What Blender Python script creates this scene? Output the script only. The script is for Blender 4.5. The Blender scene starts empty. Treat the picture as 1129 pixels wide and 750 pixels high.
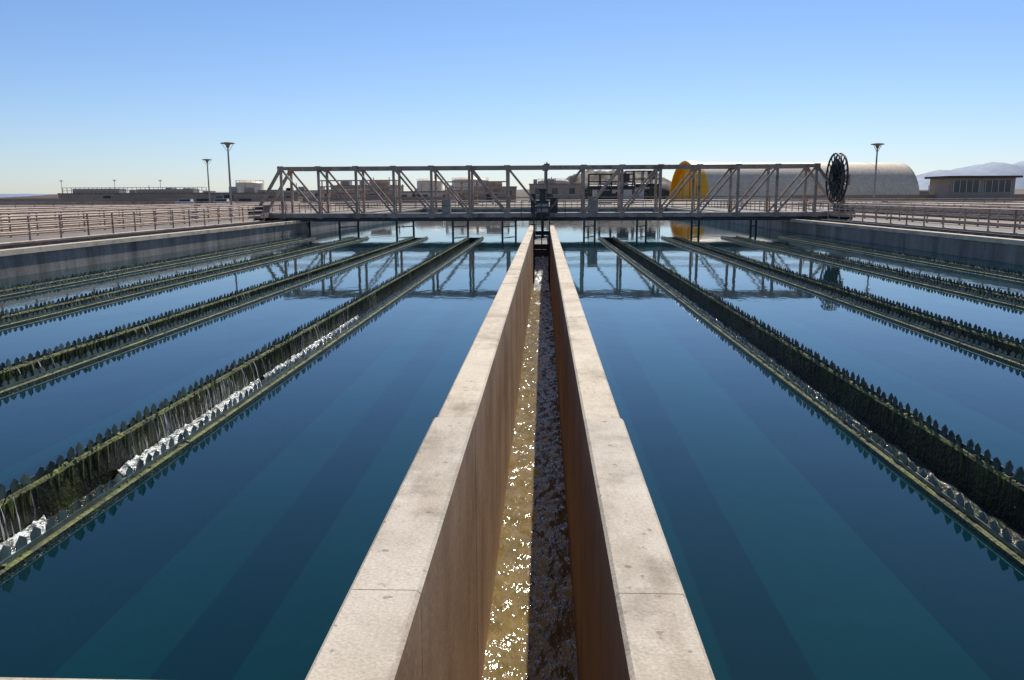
import bpy, math, random
from mathutils import Vector, Matrix, noise
random.seed(7)
S=bpy.context.scene
S.view_settings.view_transform='Standard'
S.view_settings.look='None'
S.view_settings.exposure=0

# ---------------------------------------------------------------- helpers
class MB:
    def __init__(s): s.v=[]; s.f=[]; s.m=[]; s.sm=[]
    def add(s,vs,fs,m=0,smooth=False):
        o=len(s.v); s.v+= [tuple(p) for p in vs]
        for i,f in enumerate(fs):
            s.f.append([o+k for k in f]); s.m.append(m[i] if isinstance(m,(list,tuple)) else m); s.sm.append(smooth)
    def box(s,x0,x1,y0,y1,z0,z1,m=0):
        s.add([(x0,y0,z0),(x1,y0,z0),(x1,y1,z0),(x0,y1,z0),(x0,y0,z1),(x1,y0,z1),(x1,y1,z1),(x0,y1,z1)],
              [(0,3,2,1),(4,5,6,7),(0,1,5,4),(1,2,6,5),(2,3,7,6),(3,0,4,7)],m)
    def beam(s,p,q,w,h=None,m=0):
        h=h or w; p=Vector(p);q=Vector(q); d=(q-p).normalized()
        up=Vector((0,0,1)) if abs(d.z)<.95 else Vector((0,1,0))
        a=d.cross(up).normalized()*w/2; b=a.cross(d).normalized()*h/2
        vs=[]
        for c in (p,q):
            for sx,sy in ((-1,-1),(1,-1),(1,1),(-1,1)): vs.append(c+a*sx+b*sy)
        s.add(vs,[(0,1,2,3),(7,6,5,4),(0,4,5,1),(1,5,6,2),(2,6,7,3),(3,7,4,0)],m)
    def tube(s,p,q,r,r2=None,n=10,m=0,cap=True):
        r2=r if r2 is None else r2; p=Vector(p);q=Vector(q); d=(q-p).normalized()
        up=Vector((0,0,1)) if abs(d.z)<.95 else Vector((0,1,0))
        a=d.cross(up).normalized(); b=a.cross(d).normalized()
        vs=[]
        for c,rr in ((p,r),(q,r2)):
            for i in range(n):
                t=2*math.pi*i/n; vs.append(c+a*math.cos(t)*rr+b*math.sin(t)*rr)
        s.add(vs,[(i,(i+1)%n,n+(i+1)%n,n+i) for i in range(n)],m,True)
        if cap: s.add(vs,[tuple(range(n))[::-1],tuple(range(n,2*n))],m)
    def lathe(s,c,prof,n=24,m=0):
        vs=[]
        for r,z in prof:
            for i in range(n):
                t=2*math.pi*i/n; vs.append((c[0]+r*math.cos(t),c[1]+r*math.sin(t),c[2]+z))
        fs=[(k*n+i,k*n+(i+1)%n,(k+1)*n+(i+1)%n,(k+1)*n+i) for k in range(len(prof)-1) for i in range(n)]
        s.add(vs,fs,m,True)
    def prof(s,P,y0,y1,ms=0):
        n=len(P); vs=[(x,y0,z) for x,z in P]+[(x,y1,z) for x,z in P]
        fs=[(i,(i+1)%n,n+(i+1)%n,n+i) for i in range(n)]
        if not isinstance(ms,(list,tuple)): ms=[ms]*n
        s.add(vs,fs,list(ms)); s.add(vs,[tuple(range(n))[::-1],tuple(range(n,2*n))],ms[0])
    def quad(s,x0,x1,y0,y1,z,m=0): s.add([(x0,y0,z),(x1,y0,z),(x1,y1,z),(x0,y1,z)],[(0,1,2,3)],m)
    def obj(s,name,mats,parent=None,loc=(0,0,0)):
        me=bpy.data.meshes.new(name); me.from_pydata(s.v,[],s.f)
        for m in mats: me.materials.append(m)
        me.polygons.foreach_set('material_index',s.m); me.polygons.foreach_set('use_smooth',s.sm)
        me.update()
        o=bpy.data.objects.new(name,me); S.collection.objects.link(o); o.location=loc
        if parent: o.parent=parent
        return o
def empty(name,loc=(0,0,0)):
    e=bpy.data.objects.new(name,None); S.collection.objects.link(e); e.location=loc; return e

def newmat(name):
    m=bpy.data.materials.new(name); m.use_nodes=True; nt=m.node_tree; nt.nodes.clear()
    out=nt.nodes.new('ShaderNodeOutputMaterial'); return m,nt,out
def N(nt,t,**k):
    n=nt.nodes.new(t)
    for a,b in k.items():
        if a in n.inputs.keys(): n.inputs[a].default_value=b
        else: setattr(n,a,b)
    return n
def coords(nt,scale=(1,1,1)):
    tc=N(nt,'ShaderNodeTexCoord'); mp=N(nt,'ShaderNodeMapping'); mp.inputs['Scale'].default_value=scale
    nt.links.new(tc.outputs['Object'],mp.inputs['Vector']); return mp.outputs['Vector']
def noiseN(nt,vec,scale,detail=6,rough=.6):
    n=N(nt,'ShaderNodeTexNoise'); n.inputs['Scale'].default_value=scale; n.inputs['Detail'].default_value=detail; n.inputs['Roughness'].default_value=rough
    nt.links.new(vec,n.inputs['Vector']); return n.outputs['Fac']
def ramp(nt,fac,stops):
    r=N(nt,'ShaderNodeValToRGB'); e=r.color_ramp.elements
    while len(e)<len(stops): e.new(.5)
    for i,(p,c) in enumerate(stops):
        e[i].position=p; e[i].color=(c[0],c[1],c[2],1) if isinstance(c,tuple) else (c,c,c,1)
    nt.links.new(fac,r.inputs['Fac']); return r.outputs['Color']
def mixc(nt,fac,a,b,mode='MIX'):
    n=N(nt,'ShaderNodeMix',data_type='RGBA',blend_type=mode)
    for s,val in ((0,fac),(6,a),(7,b)):
        if hasattr(val,'is_linked'): nt.links.new(val,n.inputs[s])
        else: n.inputs[s].default_value=val if s==0 else (val[0],val[1],val[2],1)
    return n.outputs[2]
def surf(name,c1,c2,scale=1.5,stretch=(1,1,1),rough=.8,metal=0,bump=.2,fine=40,c3=None,scale3=.3,bd=.01,crack=0,streak=0,sk=.85):
    m,nt,out=newmat(name); v=coords(nt,stretch); vv=coords(nt)
    f=noiseN(nt,v,scale); col=ramp(nt,f,[(.33,c1),(.67,c2)])
    if c3:
        f3=noiseN(nt,v,scale3,8,.7); msk=ramp(nt,f3,[(.5,0.),(.66,1.)]); col=mixc(nt,msk,col,c3)
    fn=noiseN(nt,vv,fine,4); sp=ramp(nt,fn,[(.3,.78),(.7,1.15)]); col=mixc(nt,1.,col,sp,'MULTIPLY')
    if streak:   # vertical run-off streaks
        fs=noiseN(nt,coords(nt,(1,1,.12)),streak,5,.65); ss=ramp(nt,fs,[(.36,(.55,.50,.46)),(.55,(1.,1.,1.)),(.72,(1.12,1.1,1.05))]); col=mixc(nt,sk,col,ss,'MULTIPLY')
    if crack:    # spots and pits
        pt=noiseN(nt,vv,crack,2,.5); ps=ramp(nt,pt,[(.27,(.45,.40,.34)),(.33,(1.,1.,1.))]); col=mixc(nt,.8,col,ps,'MULTIPLY')
        wv=noiseN(nt,coords(nt,(1,.25,1)),2.3,7,.7); ws=ramp(nt,wv,[(.36,(.74,.70,.66)),(.48,(1.,1.,1.))]); col=mixc(nt,.8,col,ws,'MULTIPLY')
    b=N(nt,'ShaderNodeBsdfPrincipled'); nt.links.new(col,b.inputs['Base Color'])
    b.inputs['Roughness'].default_value=rough; b.inputs['Metallic'].default_value=metal
    if bump:
        bp=N(nt,'ShaderNodeBump'); bp.inputs['Strength'].default_value=bump; bp.inputs['Distance'].default_value=bd
        nt.links.new(fn,bp.inputs['Height']); nt.links.new(bp.outputs[0],b.inputs['Normal'])
    nt.links.new(b.outputs[0],out.inputs[0]); return m

# ---------------------------------------------------------------- materials
M_conc =surf('concrete_coping',(.56,.46,.33),(.72,.61,.46),1.2,c3=(.39,.31,.22),scale3=.9,fine=60,bump=.4,crack=14)
M_concB=surf('concrete_coping_weathered',(.48,.41,.315),(.63,.55,.44),1.6,c3=(.32,.265,.20),scale3=1.3,fine=50,bump=.45,crack=12)
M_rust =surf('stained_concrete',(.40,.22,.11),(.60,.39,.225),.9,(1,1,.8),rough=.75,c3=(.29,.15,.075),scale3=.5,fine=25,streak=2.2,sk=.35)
M_rustShade=surf('shaded_stained_concrete',(.16,.08,.038),(.26,.145,.075),.9,(1,1,.8),rough=.7,c3=(.10,.05,.028),scale3=.5,fine=25,streak=2.2,sk=.35)  # stained concrete of the right channel face, its shade put into the colour
M_side =surf('basin_concrete',(.19,.17,.15),(.30,.28,.25),.8,(1,1,.3),c3=(.10,.095,.085),scale3=.5,fine=12,streak=1.5,sk=.6)
M_walk =surf('walkway_concrete',(.15,.125,.105),(.24,.20,.17),.3,fine=8,c3=(.10,.085,.07),scale3=.15)
M_ground=surf('desert_ground',(.20,.15,.11),(.32,.25,.19),.03,fine=.6,c3=(.10,.09,.06),scale3=.012,bump=.1)
M_truss=surf('tan_painted_steel',(.38,.27,.195),(.53,.395,.295),1.5,rough=.5,fine=15,c3=(.20,.12,.08),scale3=1.2,bump=.05)
M_dark =surf('dark_steel',(.018,.018,.02),(.05,.047,.045),2,rough=.5,fine=20,bump=.05)
M_galv =surf('galvanised_steel',(.28,.25,.22),(.42,.38,.34),2,rough=.5,metal=.2,fine=20,bump=.05)
M_tooth=surf('weir_plate_steel',(.03,.055,.055),(.10,.15,.145),6,rough=.32,fine=30,c3=(.05,.07,.03),scale3=3,bump=.1)
M_moss =surf('moss_algae',(.035,.045,.008),(.22,.24,.04),5,rough=.6,fine=25,c3=(.02,.022,.008),scale3=3,bump=1,bd=.03)
M_algaeShade=surf('shaded_algae_wall',(.003,.005,.002),(.014,.020,.004),3.0,(1,1,.25),rough=.4,fine=18,c3=(.065,.085,.012),scale3=1.8,bump=1,bd=.03)  # green-black algae, albedo darkened further to hold the shade inside the troughs
M_bld  =surf('tan_stucco',(.33,.25,.185),(.42,.33,.25),.2,fine=2,bump=.05)
M_bldW =surf('pale_stucco',(.50,.44,.37),(.60,.54,.46),.2,fine=2,bump=.05)
M_roof =surf('roof_membrane',(.20,.16,.125),(.28,.23,.18),.4,fine=4,bump=.05)
M_glass=surf('window_glass',(.03,.045,.06),(.05,.07,.09),.4,rough=.1,fine=2,bump=0)
M_tank =surf('tank_paint',(.76,.60,.41),(.82,.67,.48),.1,rough=.5,fine=1.5,bump=.04,c3=(.66,.51,.35),scale3=.1)
M_yel  =surf('yellow_paint',(.95,.42,.01),(.97,.50,.02),.3,rough=.5,fine=3,bump=.04)
M_hill =surf('scrub_hill',(.03,.02,.014),(.11,.06,.04),.12,fine=1.2,c3=(.02,.022,.014),scale3=.08,bump=.3)
M_mtn  =surf('mountain_haze_blue',(.20,.26,.36),(.26,.32,.42),.004,fine=.03,bump=0)  # distance haze mixed into the base colour as blue-grey
M_sub  =surf('submerged_concrete',(.004,.10,.10),(.008,.14,.13),.35,fine=3,bump=0,c3=(.004,.075,.08),scale3=.3)
M_bed  =surf('basin_bed',(.002,.060,.066),(.004,.11,.105),.2,fine=2,bump=0)
M_shrub=surf('shrub_foliage',(.03,.045,.02),(.08,.09,.04),1.5,fine=4,bump=.5)
M_white=surf('white_paint',(.62,.60,.57),(.75,.73,.70),.5,rough=.5,fine=4,bump=0)

# pool water
m,nt,out=newmat('basin_water'); M_water=m
v=coords(nt,(1,.55,1))
n1=noiseN(nt,v,1.1,3,.5); n2=noiseN(nt,v,6,2,.5)
ad=N(nt,'ShaderNodeMath',operation='MULTIPLY_ADD'); nt.links.new(n2,ad.inputs[0]); ad.inputs[1].default_value=.12; nt.links.new(n1,ad.inputs[2])
bp=N(nt,'ShaderNodeBump'); bp.inputs['Strength'].default_value=.35; bp.inputs['Distance'].default_value=.012
nt.links.new(ad.outputs[0],bp.inputs['Height'])
big=noiseN(nt,coords(nt),.12,3,.5)
col=ramp(nt,big,[(.35,(.0006,.023,.030)),(.65,(.001,.034,.041))])
df=N(nt,'ShaderNodeBsdfDiffuse'); nt.links.new(col,df.inputs['Color'])
tr=N(nt,'ShaderNodeBsdfTransparent'); tr.inputs['Color'].default_value=(.12,.74,.75,1)
mx=N(nt,'ShaderNodeMixShader'); mx.inputs[0].default_value=.40
nt.links.new(df.outputs[0],mx.inputs[1]); nt.links.new(tr.outputs[0],mx.inputs[2])
gl=N(nt,'ShaderNodeBsdfGlossy'); gl.inputs['Roughness'].default_value=.03; gl.inputs['Color'].default_value=(.92,.97,1,1)
nt.links.new(bp.outputs[0],gl.inputs['Normal'])
fr=N(nt,'ShaderNodeFresnel'); fr.inputs['IOR'].default_value=1.33; nt.links.new(bp.outputs[0],fr.inputs['Normal'])
m2=N(nt,'ShaderNodeMixShader'); nt.links.new(fr.outputs[0],m2.inputs[0]); nt.links.new(mx.outputs[0],m2.inputs[1]); nt.links.new(gl.outputs[0],m2.inputs[2])
nt.links.new(m2.outputs[0],out.inputs[0])

# turbulent water
def turb(name,c1,c2,foam,lo,hi,strength,scale,dist=.05,rough=.09,detail=6):
    m,nt,out=newmat(name); v=coords(nt,(1,.6,1))
    a=noiseN(nt,v,scale,detail,.6); b=noiseN(nt,v,scale*.35,5,.6)
    c=ramp(nt,b,[(.35,c1),(.65,c2)]); fm=ramp(nt,a,[(lo,0.),(hi,1.)]); c=mixc(nt,fm,c,foam)
    bp=N(nt,'ShaderNodeBump'); bp.inputs['Strength'].default_value=strength; bp.inputs['Distance'].default_value=dist
    nt.links.new(a,bp.inputs['Height'])
    p=N(nt,'ShaderNodeBsdfPrincipled'); nt.links.new(c,p.inputs['Base Color']); p.inputs['Roughness'].default_value=rough; p.inputs['IOR'].default_value=1.33
    nt.links.new(bp.outputs[0],p.inputs['Normal']); nt.links.new(p.outputs[0],out.inputs[0]); return m
M_chan=turb('channel_water_surface',(.16,.115,.04),(.26,.19,.08),(.5,.42,.28),.66,.80,1,10,.036,.11,2)
M_trw =turb('trough_water_surface',(.006,.009,.005),(.02,.03,.01),(.6,.62,.58),.64,.74,1,7,.06)
M_foam=turb('white_water',(.05,.07,.05),(.3,.33,.30),(.86,.88,.87),.46,.54,1,16,.03)
m,nt,out=newmat('falling_water'); M_fall=m
v=coords(nt,(1,8,.6)); a=noiseN(nt,v,6,4,.6); al=ramp(nt,a,[(.38,0.0),(.62,.7)])
p=N(nt,'ShaderNodeBsdfPrincipled'); p.inputs['Base Color'].default_value=(.8,.84,.82,1); p.inputs['Roughness'].default_value=.15
nt.links.new(al,p.inputs['Alpha']); nt.links.new(p.outputs[0],out.inputs[0])

# ---------------------------------------------------------------- dimensions (z=0 water level)
WL,WR=-17.8,17.6          # basin sides
YF,YN=120.0,-6.0          # far / near basin ends
BT=.85                    # bank top
CH_L0,CH_L1,CH_R0,CH_R1=-.99,-.63,.37,.71
TROUGH=[-4.24,-7.75,-11.5,-14.9,3.86,7.75,11.45,15.0]
TW=.49; TE=51.5

# ground: one ringed sheet with the basin opening
g=MB(); B=7000
for (x0,x1,y0,y1) in ((-B,B,YF+.3,B),(-B,B,-B,YN-.3),(-B,WL-.3,YN-.3,YF+.3),(WR+.3,B,YN-.3,YF+.3)): g.quad(x0,x1,y0,y1,BT-.05)
g.obj('ground',[M_ground])
w=MB(); w.box(WL-6.5,WL-.35,YN,YF+6,BT-.2,BT); w.obj('walkway',[M_walk])
w=MB(); w.box(WR+.35,WR+6.5,YN,YF+6,BT-.2,BT); w.obj('walkway',[M_walk])
w=MB(); w.box(WL-.35,WR+.35,YF+.35,YF+6,BT-.2,BT+.003); w.obj('walkway',[M_walk])
w=MB(); w.box(WL,WR,YN,2.675,.65,.86); w.obj('concrete_walkway',[M_conc])
def basin(x0,x1,y0,y1,lipx=0,lipy=0):
    b=MB(); b.box(x0,x1,y0,y1,-4,BT-.12); b.box(x0-abs(lipx) if lipx<0 else x0,x1+max(lipx,0),y0-max(lipy,0),y1,BT-.12,BT+.06,1)
    b.obj('basin_wall',[M_side,M_conc])
basin(WL-.35,WL,YN,YF,.08); basin(WR,WR+.35,YN,YF,-.08); basin(WL-.35,WR+.35,YF+.01,YF+.35,0,.08)
b=MB(); b.quad(WL,WR,YN,YF,-4); b.obj('basin_floor',[M_bed])
for sx,x in ((-1,WL-.9),(1,WR+.9)):
    r=MB(); r.box(x-.05,x+.05,YN,YF+5,BT+.02,BT+.14); r.box(x-.14,x+.14,YN,YF+5,BT,BT+.02)
    for i in range(126): r.box(x-.22,x+.22,YN+i,YN+i+.15,BT+.001,BT+.05)
    r.obj('crane_rail',[M_dark])

# pool water strips
pw=MB()
def strips(x0,x1,ts):
    ts=sorted(ts); c=x0
    for t in ts: pw.quad(c,t-TW+.03,YN,TE-.03,0); c=t+TW-.03
    pw.quad(c,x1,YN,TE-.03,0); pw.quad(x0,x1,TE-.03,YF,0)
strips(WL,CH_L0,[t for t in TROUGH if t<0]); strips(CH_R1,WR,[t for t in TROUGH if t>0])
pw.quad(CH_L0,CH_R1,62.02,YF,0)
pw.obj('pool_water',[M_water])
# submerged sloping baffles, deep and barely lighter than the bed
def baffle(xa,xb,za,zb,y0,y1):
    b=MB(); k=8
    P=[(xa+(xb-xa)*i/k, za+(zb-za)*i/k) for i in range(k+1)]
    P=P+[(P[-1][0],-3.99),(P[0][0],-3.99)]
    b.prof(P,y0,y1); b.obj('submerged_baffle',[M_sub])
baffle(-3.6,-1.5,-3.95,-3.0,-2,12); baffle(4.4,6.2,-3.3,-3.95,-2,9)

# ---------------------------------------------------------------- central channel walls
def chwall(x0,x1,inner):
    b=MB(); ys=[-5,3.9,7.25,13,19,25,31,37,43,49,55,62]
    for i in range(len(ys)-1):
        gp=lambda q: .014 if q==7.25 else (.003 if q==3.9 else .006)
        near=ys[i]<7
        e=.02 if near else 0.0
        ya,yb=ys[i]+gp(ys[i]),ys[i+1]-gp(ys[i+1])
        top=.6+(.0 if near else -.008)+(0 if near else random.uniform(-.003,.003)); c=.02
        xa=x0-(e if inner>0 else 0); xb=x1+(e if inner<0 else 0)
        P=[(xa,-4),(xb,-4),(xb,top-c),(xb-c,top),(xa+c,top),(xa,top-c)]
        t=1 if near else 0
        ms=[2,2 if inner>0 else 3,t,t,t,5 if inner<0 else 3]  # right inner face takes the concrete copy with painted shade
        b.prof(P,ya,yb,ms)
        b.box(x0+.03,x1-.03,yb,yb+.03,-4,.57,4)
    return b.obj('channel_wall',[M_conc,M_concB,M_rust,M_side,M_dark,M_rustShade])
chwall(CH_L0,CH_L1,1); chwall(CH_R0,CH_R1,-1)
cw=MB(); nx,ny=24,1100; z0=-2.35
vs=[];L=49.0
for j in range(ny+1):
    y=-4+(L+4)*j/ny
    for i in range(nx+1):
        x=CH_L1+(CH_R0-CH_L1)*i/nx
        h=.04*noise.noise(Vector((x*3,y*2.0,0)))+.035*noise.noise(Vector((x*7,y*4.5,3)))+.010*noise.noise(Vector((x*15,y*11,5)))
        vs.append((x,y,z0+h))
cw.add(vs,[(j*(nx+1)+i,j*(nx+1)+i+1,(j+1)*(nx+1)+i+1,(j+1)*(nx+1)+i) for j in range(ny) for i in range(nx)],0,True)
cw.obj('channel_water',[M_chan])
gt=empty('sluice_gate',(-.13,49.0,0))
b=MB(); b.box(-.5,.5,0,.12,-4,-.55); b.box(-.5,-.42,-.06,0,-3,1.9); b.box(.42,.5,-.06,0,-3,1.9); b.box(-.52,.52,-.08,.1,1.9,2.0)
b.tube((0,0,-.6),(0,0,2.3),.03,n=8); b.obj('gate_frame',[M_dark],gt)
b=MB(); vs=[]
for j in range(61):
    f=j/60
    for i in range(13):
        x=-.40+.8*i/12; y=-.1-f*6; z=-.95-1.3*min(1,f*2.4)**.6+.10*noise.noise(Vector((x*6,y*3,0)))-.10*f
        vs.append((x,y,z))
b.add(vs,[(j*13+i,j*13+i+1,(j+1)*13+i+1,(j+1)*13+i) for j in range(60) for i in range(12)],0,True)
b.obj('spilling_water',[M_foam],gt)
b=MB(); b.box(-.5,.5,1.2,13,-1.2,-.3); b.obj('gate_floor',[M_dark],gt)

# ---------------------------------------------------------------- weir troughs
TZ=-.37
def trough_mesh():
    b=MB(); t=.09; y0,y1=YN,TE
    for s in (-1,1):
        xo=s*TW; xi=s*(TW-t)
        P=[(xo,-1),(xi,-1),(xi,.0),(xi+s*.015,.035),(xo-s*.015,.05),(xo,.035)]
        b.prof(P,y0,y1,[1,1,0,0,0,1])
        b.box(min(xo-s*.055,xo-s*.045),max(xo-s*.055,xo-s*.045),y0,y1,.03,.085,2)
        y=y0+.1
        while y<y1-.1:
            hh=.13+random.uniform(-.02,.015); wv=.056+random.uniform(-.006,.004); x=xo-s*.06; dx=random.uniform(-.02,.02); th=.004; sk=random.uniform(-.012,.012)
            pr=[(-wv,.04),(wv,.04),(wv*1.05+sk*.6,.04+hh*.68),(sk,.04+hh),(-wv*1.05+sk*.6,.04+hh*.68)]
            vs=[(x-th,y+a,z) if z<.05 else (x-th+dx,y+a,z) for a,z in pr]+[(x+th,y+a,z) if z<.05 else (x+th+dx,y+a,z) for a,z in pr]
            b.add(vs,[(0,1,2,3,4),(9,8,7,6,5)]+[(i,5+i,5+(i+1)%5,(i+1)%5) for i in range(5)],2)
            for q in range(3 if s<0 else 1):
              if random.random()<.7:
                l=random.uniform(.02,.08); o=random.uniform(0,.14); zb=random.uniform(-.32,-.06); xa=xi-s*.002; xb=xi-s*.014
                b.add([(xa,y+o,.01),(xb,y+o+l/2,.012),(xa,y+o+l,.01),(xa,y+o+l*.6,zb)],[(0,1,3),(1,2,3)],0)
            y+=.175
    for s in (-1,1):
        y=y0
        while y<y1:
            y+=random.uniform(.015,.07)
            if noise.noise(Vector((y*1.1,s*5,2)))<-.2: continue
            x=s*(TW-random.uniform(.015,.1)); r=random.uniform(.012,.035)
            p=Vector((x,y,.045)); vs=[p+Vector((random.uniform(-r,r),random.uniform(-r,r)*1.6,random.uniform(-.01,.025))) for _ in range(4)]
            b.add(vs,[(0,1,2),(0,2,3),(1,2,3)],0)
    b.box(-TW+t,TW-t,y1-.09,y1,-1,.05,1); b.box(-TW+t,TW-t,y0,y1,-1,-.95,1)
    nx,ny=10,500; vs=[]
    for j in range(ny+1):
        y=y0+(y1-.1-y0)*j/ny
        for i in range(nx+1):
            x=-TW+t+(2*TW-2*t)*i/nx
            vs.append((x,y,TZ+.04*noise.noise(Vector((x*5,y*3,1)))))
    b.add(vs,[(j*(nx+1)+i,j*(nx+1)+i+1,(j+1)*(nx+1)+i+1,(j+1)*(nx+1)+i) for j in range(ny) for i in range(nx)],3,True)
    for s in (-1,1):
        xi=s*(TW-t)
        y=y0+.2
        while y<y1-.2:
            k=noise.noise(Vector((y*.35,s*3,0)))
            if k>(.12 if s<0 else .45) and random.random()<.45:
                w=random.uniform(.012,.035); vs=[]
                for q in range(6):
                    f=q/5; xx=xi-s*(.02+.09*f**.6); zz=.03-.40*f; ww=w*(1+.4*f)
                    vs+=[(xx,y-ww/2,zz),(xx,y+ww/2,zz)]
                b.add(vs,[(2*q,2*q+1,2*q+3,2*q+2) for q in range(5)],4,True)
            y+=.175
    return b
tb=trough_mesh()
tm=None
for i,tx in enumerate(TROUGH):
    if tm is None:
        o=tb.obj('weir_trough',[M_moss,M_algaeShade,M_tooth,M_trw,M_fall]); tm=o.data
    else:
        o=bpy.data.objects.new('weir_trough',tm); S.collection.objects.link(o)
    o.location=(tx,0,0)
def cascade(tx,segs):
    b=MB()
    for (ya,yb,wmax,dens) in segs:
        ny=int((yb-ya)/.03); nx=18; vs=[]
        for j in range(ny+1):
            y=ya+(yb-ya)*j/ny; wd=(wmax+.2*noise.noise(Vector((y*1.3,tx,0)))+.14*noise.noise(Vector((y*5,tx,0)))+.06*noise.noise(Vector((y*15,tx,0))))*math.sin(math.pi*min(1,max(.02,j/ny)))**.6
            for i in range(nx+1):
                x=-(TW-.1)+max(.04,wd)*i/nx
                vs.append((tx+x,y,TZ+.02+(1-i/nx)*.05+.03*noise.noise(Vector((x*9,y*7,tx)))+.025*noise.noise(Vector((x*30,y*24,tx)))-.05*(i/nx)**3))
        b.add(vs,[(j*(nx+1)+i,j*(nx+1)+i+1,(j+1)*(nx+1)+i+1,(j+1)*(nx+1)+i) for j in range(ny) for i in range(nx)],0,True)
        y=ya
        while y<yb:
            y+=.012+random.random()*.03
            e=math.sin(math.pi*(y-ya)/(yb-ya))
            if random.random()>(e*.9+.1)*dens*(1 if noise.noise(Vector((y*1.7,4,tx)))>-.15 else .45): continue
            w=random.uniform(.005,.02); vs=[]; o=random.uniform(.02,.07); th=random.uniform(.015,.05); f0=random.choice((0,0,0,.2,.4))
            for q in range(7):
                f=f0+(1-f0)*q/6; xx=tx-(TW-.09)+th*.4+o*f**.6; zz=.035-.42*f; ww=w*(.7+1.1*f)
                vs+=[(xx,y-ww/2,zz),(xx+random.uniform(-.008,.008),y+ww/2,zz)]
            b.add(vs,[(2*q,2*q+1,2*q+3,2*q+2) for q in range(6)],1,True)
        for k in range(int((yb-ya)*90)):
            y=random.uniform(ya,yb); x=tx-(TW-.1)+random.uniform(.02,.25); z=TZ+.04+random.random()**2*.16; r=random.uniform(.003,.008)
            p=Vector((x,y,z)); b.add([p+Vector((r,0,0)),p+Vector((-r,0,0)),p+Vector((0,r,0)),p+Vector((0,-r,0)),p+Vector((0,0,r)),p+Vector((0,0,-r))],
              [(0,2,4),(2,1,4),(1,3,4),(3,0,4),(2,0,5),(1,2,5),(3,1,5),(0,3,5)],0)
    b.obj('cascading_water',[M_foam,M_fall])
cascade(-4.24,[(4.6,7.0,.5,.75),(8.3,12.8,.5,.8),(13.0,20,.12,.3)])

# ---------------------------------------------------------------- truss bridge
br=empty('truss_bridge',(0,59.5,0))
t=MB(); zt,zb=4.62,1.25; xs0,xs1=-19.0,19.2; n=14
for yy in (0,2.4):
    t.beam((xs0,yy,zt),(xs1,yy,zt),.24,.24); t.beam((-21.2,yy,zb),(21.9,yy,zb),.22,.3)
    for i in range(n+1):
        x=xs0+(xs1-xs0)*i/n; t.beam((x,yy,zb),(x,yy,zt),.17,.17)
        if i<n:
            x2=xs0+(xs1-xs0)*(i+1)/n
            if i<n/2: t.beam((x,yy,zt),(x2,yy,zb),.13,.13)
            else: t.beam((x,yy,zb),(x2,yy,zt),.13,.13)
        for zz in (zt,zb): t.box(x-.22,x+.22,yy-.125,yy-.115 if zz==zt else yy-.112,zz-.2,zz+.16)
    t.beam((-21.1,yy,zb),(xs0,yy,zt),.2,.2); t.beam((21.8,yy,zb),(xs1,yy,zt),.2,.2)
    for hz,w in ((.55,.05),(1.1,.06)): t.beam((-20.5,yy+(.3 if yy==0 else -.3),zb+.15+hz),(21,yy+(.3 if yy==0 else -.3),zb+.15+hz),w)
for i in range(n+1):
    x=xs0+(xs1-xs0)*i/n
    t.beam((x,0,zt),(x,2.4,zt),.12); t.beam((x,0,zb),(x,2.4,zb),.14)
    if i<n: 
        x2=xs0+(xs1-xs0)*(i+1)/n; t.beam((x,0,zt),(x2,2.4,zt),.09) if i%2 else t.beam((x,2.4,zt),(x2,0,zt),.09)
    for yy in (.3,2.1): t.beam((x+.1,yy,zb+.1),(x+.1,yy,zb+1.3),.06)
t.obj('truss_frame',[M_truss],br)
t=MB(); t.box(-21,21.6,.15,2.25,zb+.08,zb+.14)
for i in range(14): t.box(-20.6+3.05*i,-20.3+3.05*i,.1,2.3,zb-.32,zb-.16)
t.box(-21.2,21.9,-.03,.13,zb-.42,zb-.155); t.box(-21.2,21.9,2.3,2.45,zb-.42,zb-.155)
t.obj('deck',[M_dark],br)
t=MB()
for x in (-18.6,-14.9,-10.7,-6.6,-3.0,2.9,6.7,10.6,14.8,18.0):
    t.beam((x,.1,zb-.2),(x,.1,-2.5),.14); t.beam((x+.9,2.2,zb-.2),(x+.9,2.2,-2.5),.14)
    t.beam((x,.1,.4),(x+.9,2.2,.4),.07)
t.obj('collector_legs',[M_dark],br)
for x,nm in ((-20.4,'end_carriage'),(20.9,'end_carriage')):
    t=MB(); t.box(x-.45,x+.45,-2.0,4.4,BT+.28,BT+.62,1)
    for yy in (-1.6,-.7,3.1,4.0): t.tube((x-.12,yy,BT+.22),(x+.12,yy,BT+.22),.22,n=18)
    t.box(x-.35,x+.35,-.9,.2,BT+.6,BT+1.15); t.box(x-.5,x+.4,-1.9,-1.2,BT+.62,BT+.9)
    t.obj(nm,[M_dark,M_truss],br)
t=MB(); t.box(-.55,.35,-.5,.6,zb-.1,zb+1.0); t.box(-.95,-.6,.2,.8,zb+.1,zb+1.5); t.box(.45,1.0,.3,.9,zb+.1,zb+1.25)
t.tube((-.1,-.1,zb+1),(-.1,-.1,zb+1.7),.22,n=14); t.tube((-.1,-.1,zb+1.7),(-.1,-.1,zb+1.85),.3,n=14); t.tube((-.1,-.1,-.9),(-.1,-.1,zb),.1)
t.box(-1.6,1.5,-1.1,-.05,zb-.2,zb-.12)
for x in (-1.6,-.8,.7,1.5): t.beam((x,-1.1,zb-.15),(x,-1.1,zb+1.0),.05)
for hz in (.5,1.0): t.beam((-1.6,-1.1,zb+hz),(1.5,-1.1,zb+hz),.05)
t.beam((.2,.2,zb+1.2),(.2,.2,zt+.35),.1); t.box(-.0,.4,.1,.3,zt+.13,zt+.25)
t.obj('drive_unit',[M_dark],br)
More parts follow.
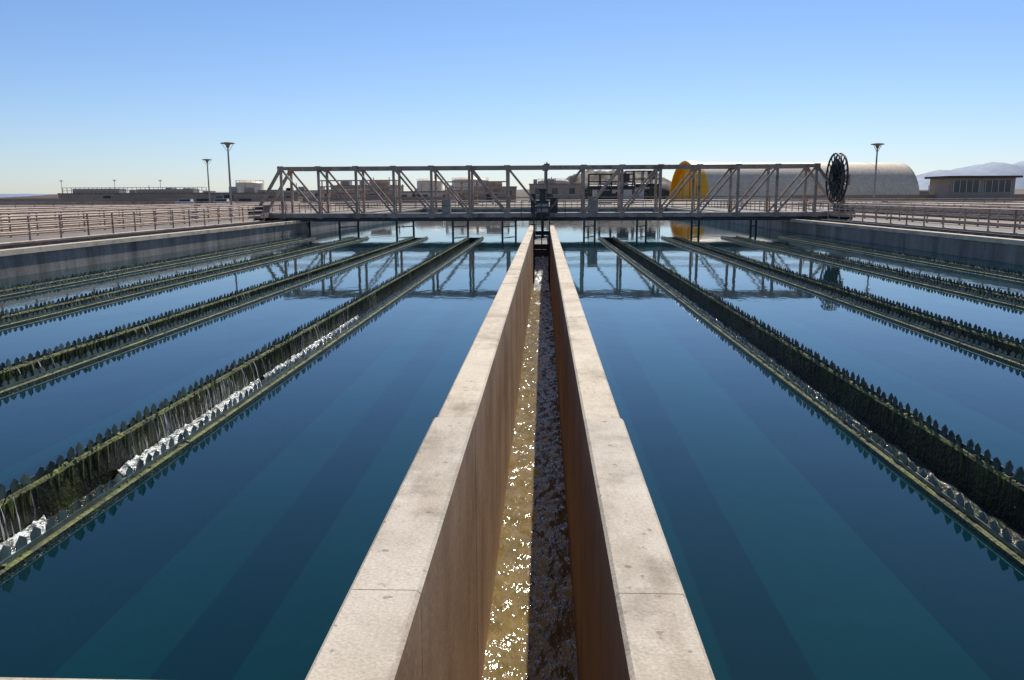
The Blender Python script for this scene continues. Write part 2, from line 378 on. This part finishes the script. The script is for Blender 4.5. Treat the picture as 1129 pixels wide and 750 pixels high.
t=MB(); t.box(-.5,.3,-.58,-.52,zb+.2,zb+.8); t.box(3.2,3.9,.4,1,zb+.15,zb+1.3); t.box(-7.4,-6.8,.4,1,zb+.15,zb+1.1)
t.obj('control_cabinet',[M_galv],br)

# cable reel
rl=empty('cable_reel',(20.1,58.0,3.75)); t=MB(); R=1.62
for xo in (-.16,.16):
    k=36
    for i in range(k):
        a,b2=2*math.pi*i/k,2*math.pi*(i+1)/k
        for rr,w in ((R,.1),(R*.62,.06)): t.beam((xo,math.cos(a)*rr,math.sin(a)*rr),(xo,math.cos(b2)*rr,math.sin(b2)*rr),w)
    for i in range(18):
        a=2*math.pi*i/18; t.beam((xo,0,0),(xo,math.cos(a)*R,math.sin(a)*R),.06)
for i in range(24):
    a=2*math.pi*i/24; t.beam((-.16,math.cos(a)*R*.62,math.sin(a)*R*.62),(.16,math.cos(a)*R*.62,math.sin(a)*R*.62),.05)
t.tube((-.35,0,0),(.35,0,0),.28,n=18)
t.tube((-.10,0,0),(.10,0,0),R*.8,n=36)
t.obj('reel_wheel',[M_dark],rl)
t=MB(); t.beam((.45,0,-2.6),(.3,0,.1),.16); t.beam((.45,-1,-2.6),(.3,0,0),.1); t.beam((.45,1,-2.6),(.3,0,0),.1); t.box(.2,.8,-.35,.35,-.5,.2); t.box(.1,.9,-1.2,1.2,-2.65,-2.5)
t.obj('reel_stand',[M_truss],rl)

# ---------------------------------------------------------------- railings
def railing(x0,y0,x1,y1,h=1.1,step=2.0,z=BT,rails=(.12,.5,.82,1.1),r=.028,mat=None):
    b=MB(); L=math.hypot(x1-x0,y1-y0); k=max(1,int(L/step))
    for i in range(k+1):
        f=i/k; x=x0+(x1-x0)*f; y=y0+(y1-y0)*f; b.tube((x,y,z),(x,y,z+h),r,n=8); b.box(x-.07,x+.07,y-.07,y+.07,z+.001,z+.02)
    for hz in rails:
        b.tube((x0,y0,z+hz),(x1,y1,z+hz),r if hz>.2 else r*1.3,n=8)
    return b.obj('metal_railing',[mat or M_truss])
railing(WL-1.75,-4,WL-1.75,57,r=.04); railing(WL-6.3,-4,WL-6.3,125,r=.045)
railing(WL-12,-4,WL-12,100,r=.05,z=BT-.05,step=2.5); railing(WL-18,0,WL-18,120,r=.06,z=BT-.05,step=3)
railing(WR+1.75,-4,WR+1.75,57,r=.04); railing(WR+6.3,-4,WR+6.3,125,r=.045)
railing(WR+14,0,WR+14,100,r=.055,z=BT-.05,step=2.5)
railing(WL-1,YF+1.2,WR+1,YF+1.2,r=.045); railing(WL-6,YF+5.8,WR+6,YF+5.8,r=.05)
railing(-90,128,WL-6.5,128,r=.06,z=BT-.05,step=3); railing(WR+6.5,128,100,128,r=.06,z=BT-.05,step=3)
for x0,x1 in ((-31.5,-30.9),(-37.5,-36.9),(-44,-43.2),(31.6,32.2),(38,38.7)):
    b=MB(); b.box(x0,x1,6,90,BT-.05,BT+.55); b.box(x0-.06,x1+.06,5.9,90.1,BT+.55,BT+.63,1); b.obj('parapet_wall',[M_side,M_conc])

# ---------------------------------------------------------------- street lamps
def lamp(x,y,h=6.65,s=1):
    b=MB(); b.tube((0,0,0),(0,0,h*.93),.11*s,.07*s,n=12); b.lathe((0,0,0),[(.0,.0),(.25*s,0),(.25*s,.18),(.14*s,.22)],16)
    z=h*.93
    b.lathe((0,0,z),[(.07,0),(.13*s,.08),(.2*s,.3*s),(.3*s,.36*s),(.62*s,.40*s),(.64*s,.44*s),(.6*s,.48*s),(.2*s,.55*s),(0,.56*s)],24,1)
    for a in range(4):
        t=a*math.pi/2+.4; b.beam((.1*math.cos(t),.1*math.sin(t),z-.25),(.5*s*math.cos(t),.5*s*math.sin(t),z+.40*s),.035)
    b.obj('street_lamp',[M_galv,M_roof],loc=(x,y,BT-.05))
lamp(-28.7,75); lamp(-44.2,108,6.7); lamp(32.5,83)
for x,y in ((-172,290),(-150,285),(-137,292),(-232,300)): lamp(x,y,8,1)

# ---------------------------------------------------------------- big half-round tank
tk=empty('storage_tank',(43.5,250,BT-.05)); b=MB(); R=11.5; Lk=68; n=40; K=18
vs=[];
for k in range(K+1):
    for i in range(n+1):
        a=math.pi*i/n; vs.append((Lk*k/K,-R*math.cos(a),R*math.sin(a)))
b.add(vs,[(k*(n+1)+i,(k+1)*(n+1)+i,(k+1)*(n+1)+i+1,k*(n+1)+i+1) for k in range(K) for i in range(n)],0,True)
b.add([(Lk,-R*math.cos(math.pi*i/n),R*math.sin(math.pi*i/n)) for i in range(n+1)],[tuple(range(n+1))],0)
b.obj('tank_shell',[M_tank],tk)
b=MB()
for k in range(0,K+1,3):
    for i in range(n):
        a,a2=math.pi*i/n,math.pi*(i+1)/n; rr=R+.0; b.beam((Lk*k/K,-rr*math.cos(a),rr*math.sin(a)),(Lk*k/K,-rr*math.cos(a2),rr*math.sin(a2)),.18,.10)
b.obj('shell_ribs',[M_tank],tk)
b=MB(); vs=[(-.02,-R*math.cos(math.pi*i/n),R*math.sin(math.pi*i/n)) for i in range(n+1)]; b.add(vs,[tuple(range(n+1))[::-1]],0)
for i in range(n):
    a,a2=math.pi*i/n,math.pi*(i+1)/n
    b.beam((-.4,-(R+.1)*math.cos(a),(R+.1)*math.sin(a)),(-.4,-(R+.1)*math.cos(a2),(R+.1)*math.sin(a2)),3.0,.5)
for yy in (-5.5,0,5.5): b.beam((-.12,yy,0),(-.12,yy,math.sqrt(R*R-yy*yy)),.4)
b.obj('end_wall',[M_yel],tk)
tk.rotation_euler=(0,0,math.radians(12))

# ---------------------------------------------------------------- buildings
KS=2.1
def building(x0,x1,y0,d,h,mat=M_bld,win=True,parapet=.35,name='industrial_building',door=True):
    x0*=KS;x1*=KS;y0*=KS; h=1.8+(h-1.8)*KS
    e=empty(name,(x0,y0,BT-.05)); W=x1-x0
    b=MB(); b.box(0,W,0,d,0,h); b.obj('walls',[mat],e)
    b=MB(); b.box(-.15,W+.15,-.15,d+.15,h,h+parapet); b.obj('roof_parapet',[M_roof],e)
    b=MB()
    if win:
        k=max(2,int(W/4.2))
        for i in range(k):
            if random.random()<.25: continue
            cx=W*(i+.5)/k; b.box(cx-.8,cx+.8,-.03,.02,h*.45,h*.8,0); b.box(cx-.9,cx+.9,-.06,-.031,h*.45-.1,h*.45,1)
    if door: b.box(W*.3,W*.3+2.4,-.035,.02,0,2.4,2)
    if b.v: b.obj('windows',[M_glass,M_white,M_dark],e)
    b=MB()
    for i in range(max(1,int(W/6))):
        cx=random.uniform(1,W-1); ww=random.uniform(.5,1.4); b.box(cx-ww,cx+ww,d*.3,d*.6,h+parapet,h+parapet+random.uniform(.5,1.6))
    for i in range(3):
        cx=random.uniform(1,W-1); b.tube((cx,d*.5,h),(cx,d*.5,h+random.uniform(1.5,3)),.12)
    b.obj('roof_units',[M_galv],e)
    return e,h
e,h=building(-73,-50,122,14,2.35,win=False)
b=MB()
for i in range(34): b.beam((1+i*1.4,1,h+.3),(1+i*1.4,1,h+2),.14)
for hz in (1.1,2): b.beam((1,1,h+hz),(47,1,h+hz),.14)
b.box(3,18,3,8,h+.3,h+1.7); b.box(24,42,3,8,h+.3,h+1.5)
b.obj('roof_railing',[M_galv],e)
building(-43,-30,100,10,2.2,M_bld)
building(-29,-20,112,12,3.2,M_bld)
building(-19,-11,104,8,2.3,M_bldW)
building(-10,-4,118,8,3.0,M_bld)
building(-2,5,114,10,3.3,M_bld)
building(6,12,100,6,2.6,M_bldW)
building(-60,-30,170,12,3.0,M_bldW)
building(54,66,128,10,1.9,M_bld,door=False)
for x0,y0,W_,H_ in ((-52,190,18,5.5),(-22,185,14,5),(10,185,10,6.5),(21,215,9,8)):
    b=MB()
    for i in range(5):
        for yy in (0,3): b.beam((W_*i/4,yy,0),(W_*i/4,yy,H_),.25)
    for zz in (H_*.5,H_*.75,H_):
        for yy in (0,3): b.beam((0,yy,zz),(W_,yy,zz),.22)
    b.tube((0,1.5,H_*.55),(W_,1.5,H_*.55),.5,n=12); b.box(W_*.2,W_*.5,.5,2.5,0,H_*.45); b.box(W_*.65,W_*.9,.5,2.5,H_*.76,H_)
    b.obj('equipment_rack',[M_dark if x0>0 else M_truss],loc=(x0,y0,BT-.05))
for x0,x1,y in ((-230,-24,215),(62,300,210)):
    b=MB(); b.box(x0,x1,y,y+.4,BT-.05,BT+1.5); b.box(x0-.1,x1+.1,y-.1,y+.5,BT+1.5,BT+1.65); b.obj('boundary_wall',[M_bld])
e=empty('office_building',(97,203,BT-.05))
b=MB(); b.box(0,15.5,0,10,0,5.6); b.obj('walls',[M_bld],e)
b=MB(); b.box(-1,16.5,-1.2,11,5.6,6.1); b.obj('roof',[M_dark],e)
b=MB(); b.box(1,7.0,-.05,.02,2.3,5.0); b.box(8.3,14.8,-.05,.02,2.3,5.0); b.obj('windows',[M_glass],e)
b=MB()
for i in range(10): b.box(1+i*1.5,1.12+i*1.5,-.12,-.055,2.3,5.0)
b.obj('mullions',[M_white],e)
def rtank(x,y,r,h,mat=M_white,dome=.25):
    b=MB(); P=[(r,0),(r,h*.33),(r+.06,h*.34),(r,h*.35),(r,h)]+[(r*math.cos(a*math.pi/16),h+r*dome*math.sin(a*math.pi/16)) for a in range(1,9)]
    b.lathe((0,0,0),P,32)
    for i in range(16):
        a=2*math.pi*i/16; b.beam((r*math.cos(a),r*math.sin(a),h),(r*math.cos(a),r*math.sin(a),h+1.0),.06,m=1)
        a2=2*math.pi*(i+1)/16; b.beam((r*math.cos(a),r*math.sin(a),h+1.0),(r*math.cos(a2),r*math.sin(a2),h+1.0),.06,m=1)
    b.obj('water_tank',[mat,M_galv],loc=(x,y,BT-.05))
rtank(-86,240,4.0,5.6,M_tank); rtank(-24,270,6,6.6,M_tank); rtank(-40,290,4.5,6.8,M_tank); rtank(3,260,5,6,M_bldW)

# terrain
def terrain(name,x0,x1,y0,y1,hf,mat,nx=80,ny=20,z=BT-.1):
    b=MB(); vs=[]
    for j in range(ny+1):
        for i in range(nx+1):
            u,v2=i/nx,j/ny; x=x0+(x1-x0)*u; y=y0+(y1-y0)*v2; vs.append((x,y,z+hf(u,v2,x,y)))
    b.add(vs,[(j*(nx+1)+i,j*(nx+1)+i+1,(j+1)*(nx+1)+i+1,(j+1)*(nx+1)+i) for j in range(ny) for i in range(nx)],0,True)
    return b.obj(name,[mat])
def hump(H,fr,sd,am=.35):
    def f(u,v,x,y):
        k=min(1,5*u,5*(1-u))**.6*math.sin(math.pi*v)**.5 if 0<v<1 else 0
        return max(0,H*k*(1-am*.5+am*noise.fractal(Vector((x*fr,y*fr,sd)),1,2,5)))
    return f
terrain('hill',2,58,330,380,hump(12.5,.12,3,.2),M_hill,140,30)
terrain('hill',-330,-120,420,560,hump(4.5,.02,7),M_hill)
terrain('hill',-90,40,400,520,hump(6.5,.02,9),M_hill)
terrain('hill',60,420,420,560,hump(5,.02,5),M_hill)
def ridge(H,fr,sd):
    def f(u,v,x,y):
        e=min(1,u*8)*min(1,(1-u)*8); return max(0,e*math.sin(math.pi*v)*H*(.7+.45*noise.fractal(Vector((x*fr,y*fr*.3,sd)),1,2,6)))
    return f
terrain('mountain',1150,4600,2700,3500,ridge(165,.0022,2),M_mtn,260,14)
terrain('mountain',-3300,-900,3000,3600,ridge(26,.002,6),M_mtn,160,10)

b=MB()
def shrub(cx,cy,r,h):
    for k in range(90):
        a=random.uniform(0,6.283); rr=r*random.random()**.5; z=BT-.05+h*random.random()*(1-(rr/r)**2*.6)
        p=Vector((cx+rr*math.cos(a),cy+rr*math.sin(a),z)); s=random.uniform(.15,.35)*r*.6
        d1=Vector((random.uniform(-1,1),random.uniform(-1,1),random.uniform(-1,1))).normalized()*s; d2=d1.cross(Vector((random.random(),random.random(),.3))).normalized()*s
        b.add([p-d1,p+d2*.6,p+d1,p-d2*.6],[(0,1,2,3)],0)
for i in range(60): shrub(random.uniform(105,220),random.uniform(214,240),random.uniform(.8,2.4),random.uniform(1,3))
for i in range(60): shrub(random.uniform(-240,-60),random.uniform(220,300),random.uniform(.8,2),random.uniform(.7,1.8))
for i in range(50): shrub(random.uniform(4,38),random.uniform(240,330),random.uniform(1,3),random.uniform(2,6))
b.obj('shrubs',[M_shrub])

def car(x,y,mat,rot=0):
    e=empty('parked_car',(x,y,BT-.05)); e.rotation_euler=(0,0,rot)
    b=MB(); b.prof([(-.9,.35),(.9,.35),(.9,.85),(.82,.95),(-.82,.95),(-.9,.85)],-2.3,2.3); 
    b.prof([(-.8,.95),(.8,.95),(.62,1.5),(-.62,1.5)],-1.2,1.5); b.obj('body',[mat],e)
    b=MB(); b.prof([(-.81,1.0),(.81,1.0),(.65,1.42),(-.65,1.42)],-1.1,1.4); b.obj('glass',[M_glass],e)
    b=MB()
    for sx in (-.92,.72):
        for yy in (-1.45,1.4): b.tube((sx,yy,.34),(sx+.2,yy,.34),.34,n=18)
    b.obj('wheels',[M_dark],e)
for x,y,mm in ((-78,178,M_white),(-74,178,M_dark),(-70,178,M_white),(-65,179,M_dark)): car(x,y,mm,1.57)

# ---------------------------------------------------------------- light
EL,AZ=math.radians(47),math.radians(11.5)
sv=Vector((math.sin(AZ)*math.cos(EL),math.cos(AZ)*math.cos(EL),math.sin(EL)))
ld=bpy.data.lights.new('sun','SUN'); ld.energy=5; ld.angle=math.radians(.5); ld.color=(1,.94,.84)
lo=bpy.data.objects.new('sun',ld); S.collection.objects.link(lo); lo.rotation_euler=sv.to_track_quat('Z','Y').to_euler()
W=bpy.data.worlds.new('World'); S.world=W; W.use_nodes=True; nt=W.node_tree
bg=nt.nodes['Background']; sk=nt.nodes.new('ShaderNodeTexSky'); sk.sky_type='NISHITA'; sk.sun_disc=False
sk.sun_elevation=EL; sk.sun_rotation=AZ; sk.altitude=200; sk.air_density=1.0; sk.dust_density=.3; sk.ozone_density=2.5
tc=nt.nodes.new('ShaderNodeTexCoord'); sp=nt.nodes.new('ShaderNodeSeparateXYZ'); nt.links.new(tc.outputs['Generated'],sp.inputs[0])
cr=ramp(nt,sp.outputs['Z'],[(0.,(.86,.95,1.22)),(.07,(.83,.94,1.18)),(.22,(.74,.90,1.16)),(.6,(.62,.80,1.02))])
mc=mixc(nt,1.,sk.outputs[0],cr,'MULTIPLY')
nt.links.new(mc,bg.inputs[0]); bg.inputs[1].default_value=.096

# ---------------------------------------------------------------- camera
cd=bpy.data.cameras.new('Camera'); cam=bpy.data.objects.new('Camera',cd); S.collection.objects.link(cam); S.camera=cam
cd.sensor_width=36; cd.lens=28.7; cd.clip_start=.05; cd.clip_end=20000
Rm=Matrix.Rotation(math.radians(2.25),4,'Z')@Matrix.Rotation(math.radians(80.0),4,'X')@Matrix.Rotation(math.radians(-.25),4,'Z')
cam.matrix_world=Matrix.Translation((0,0,2.6))@Rm
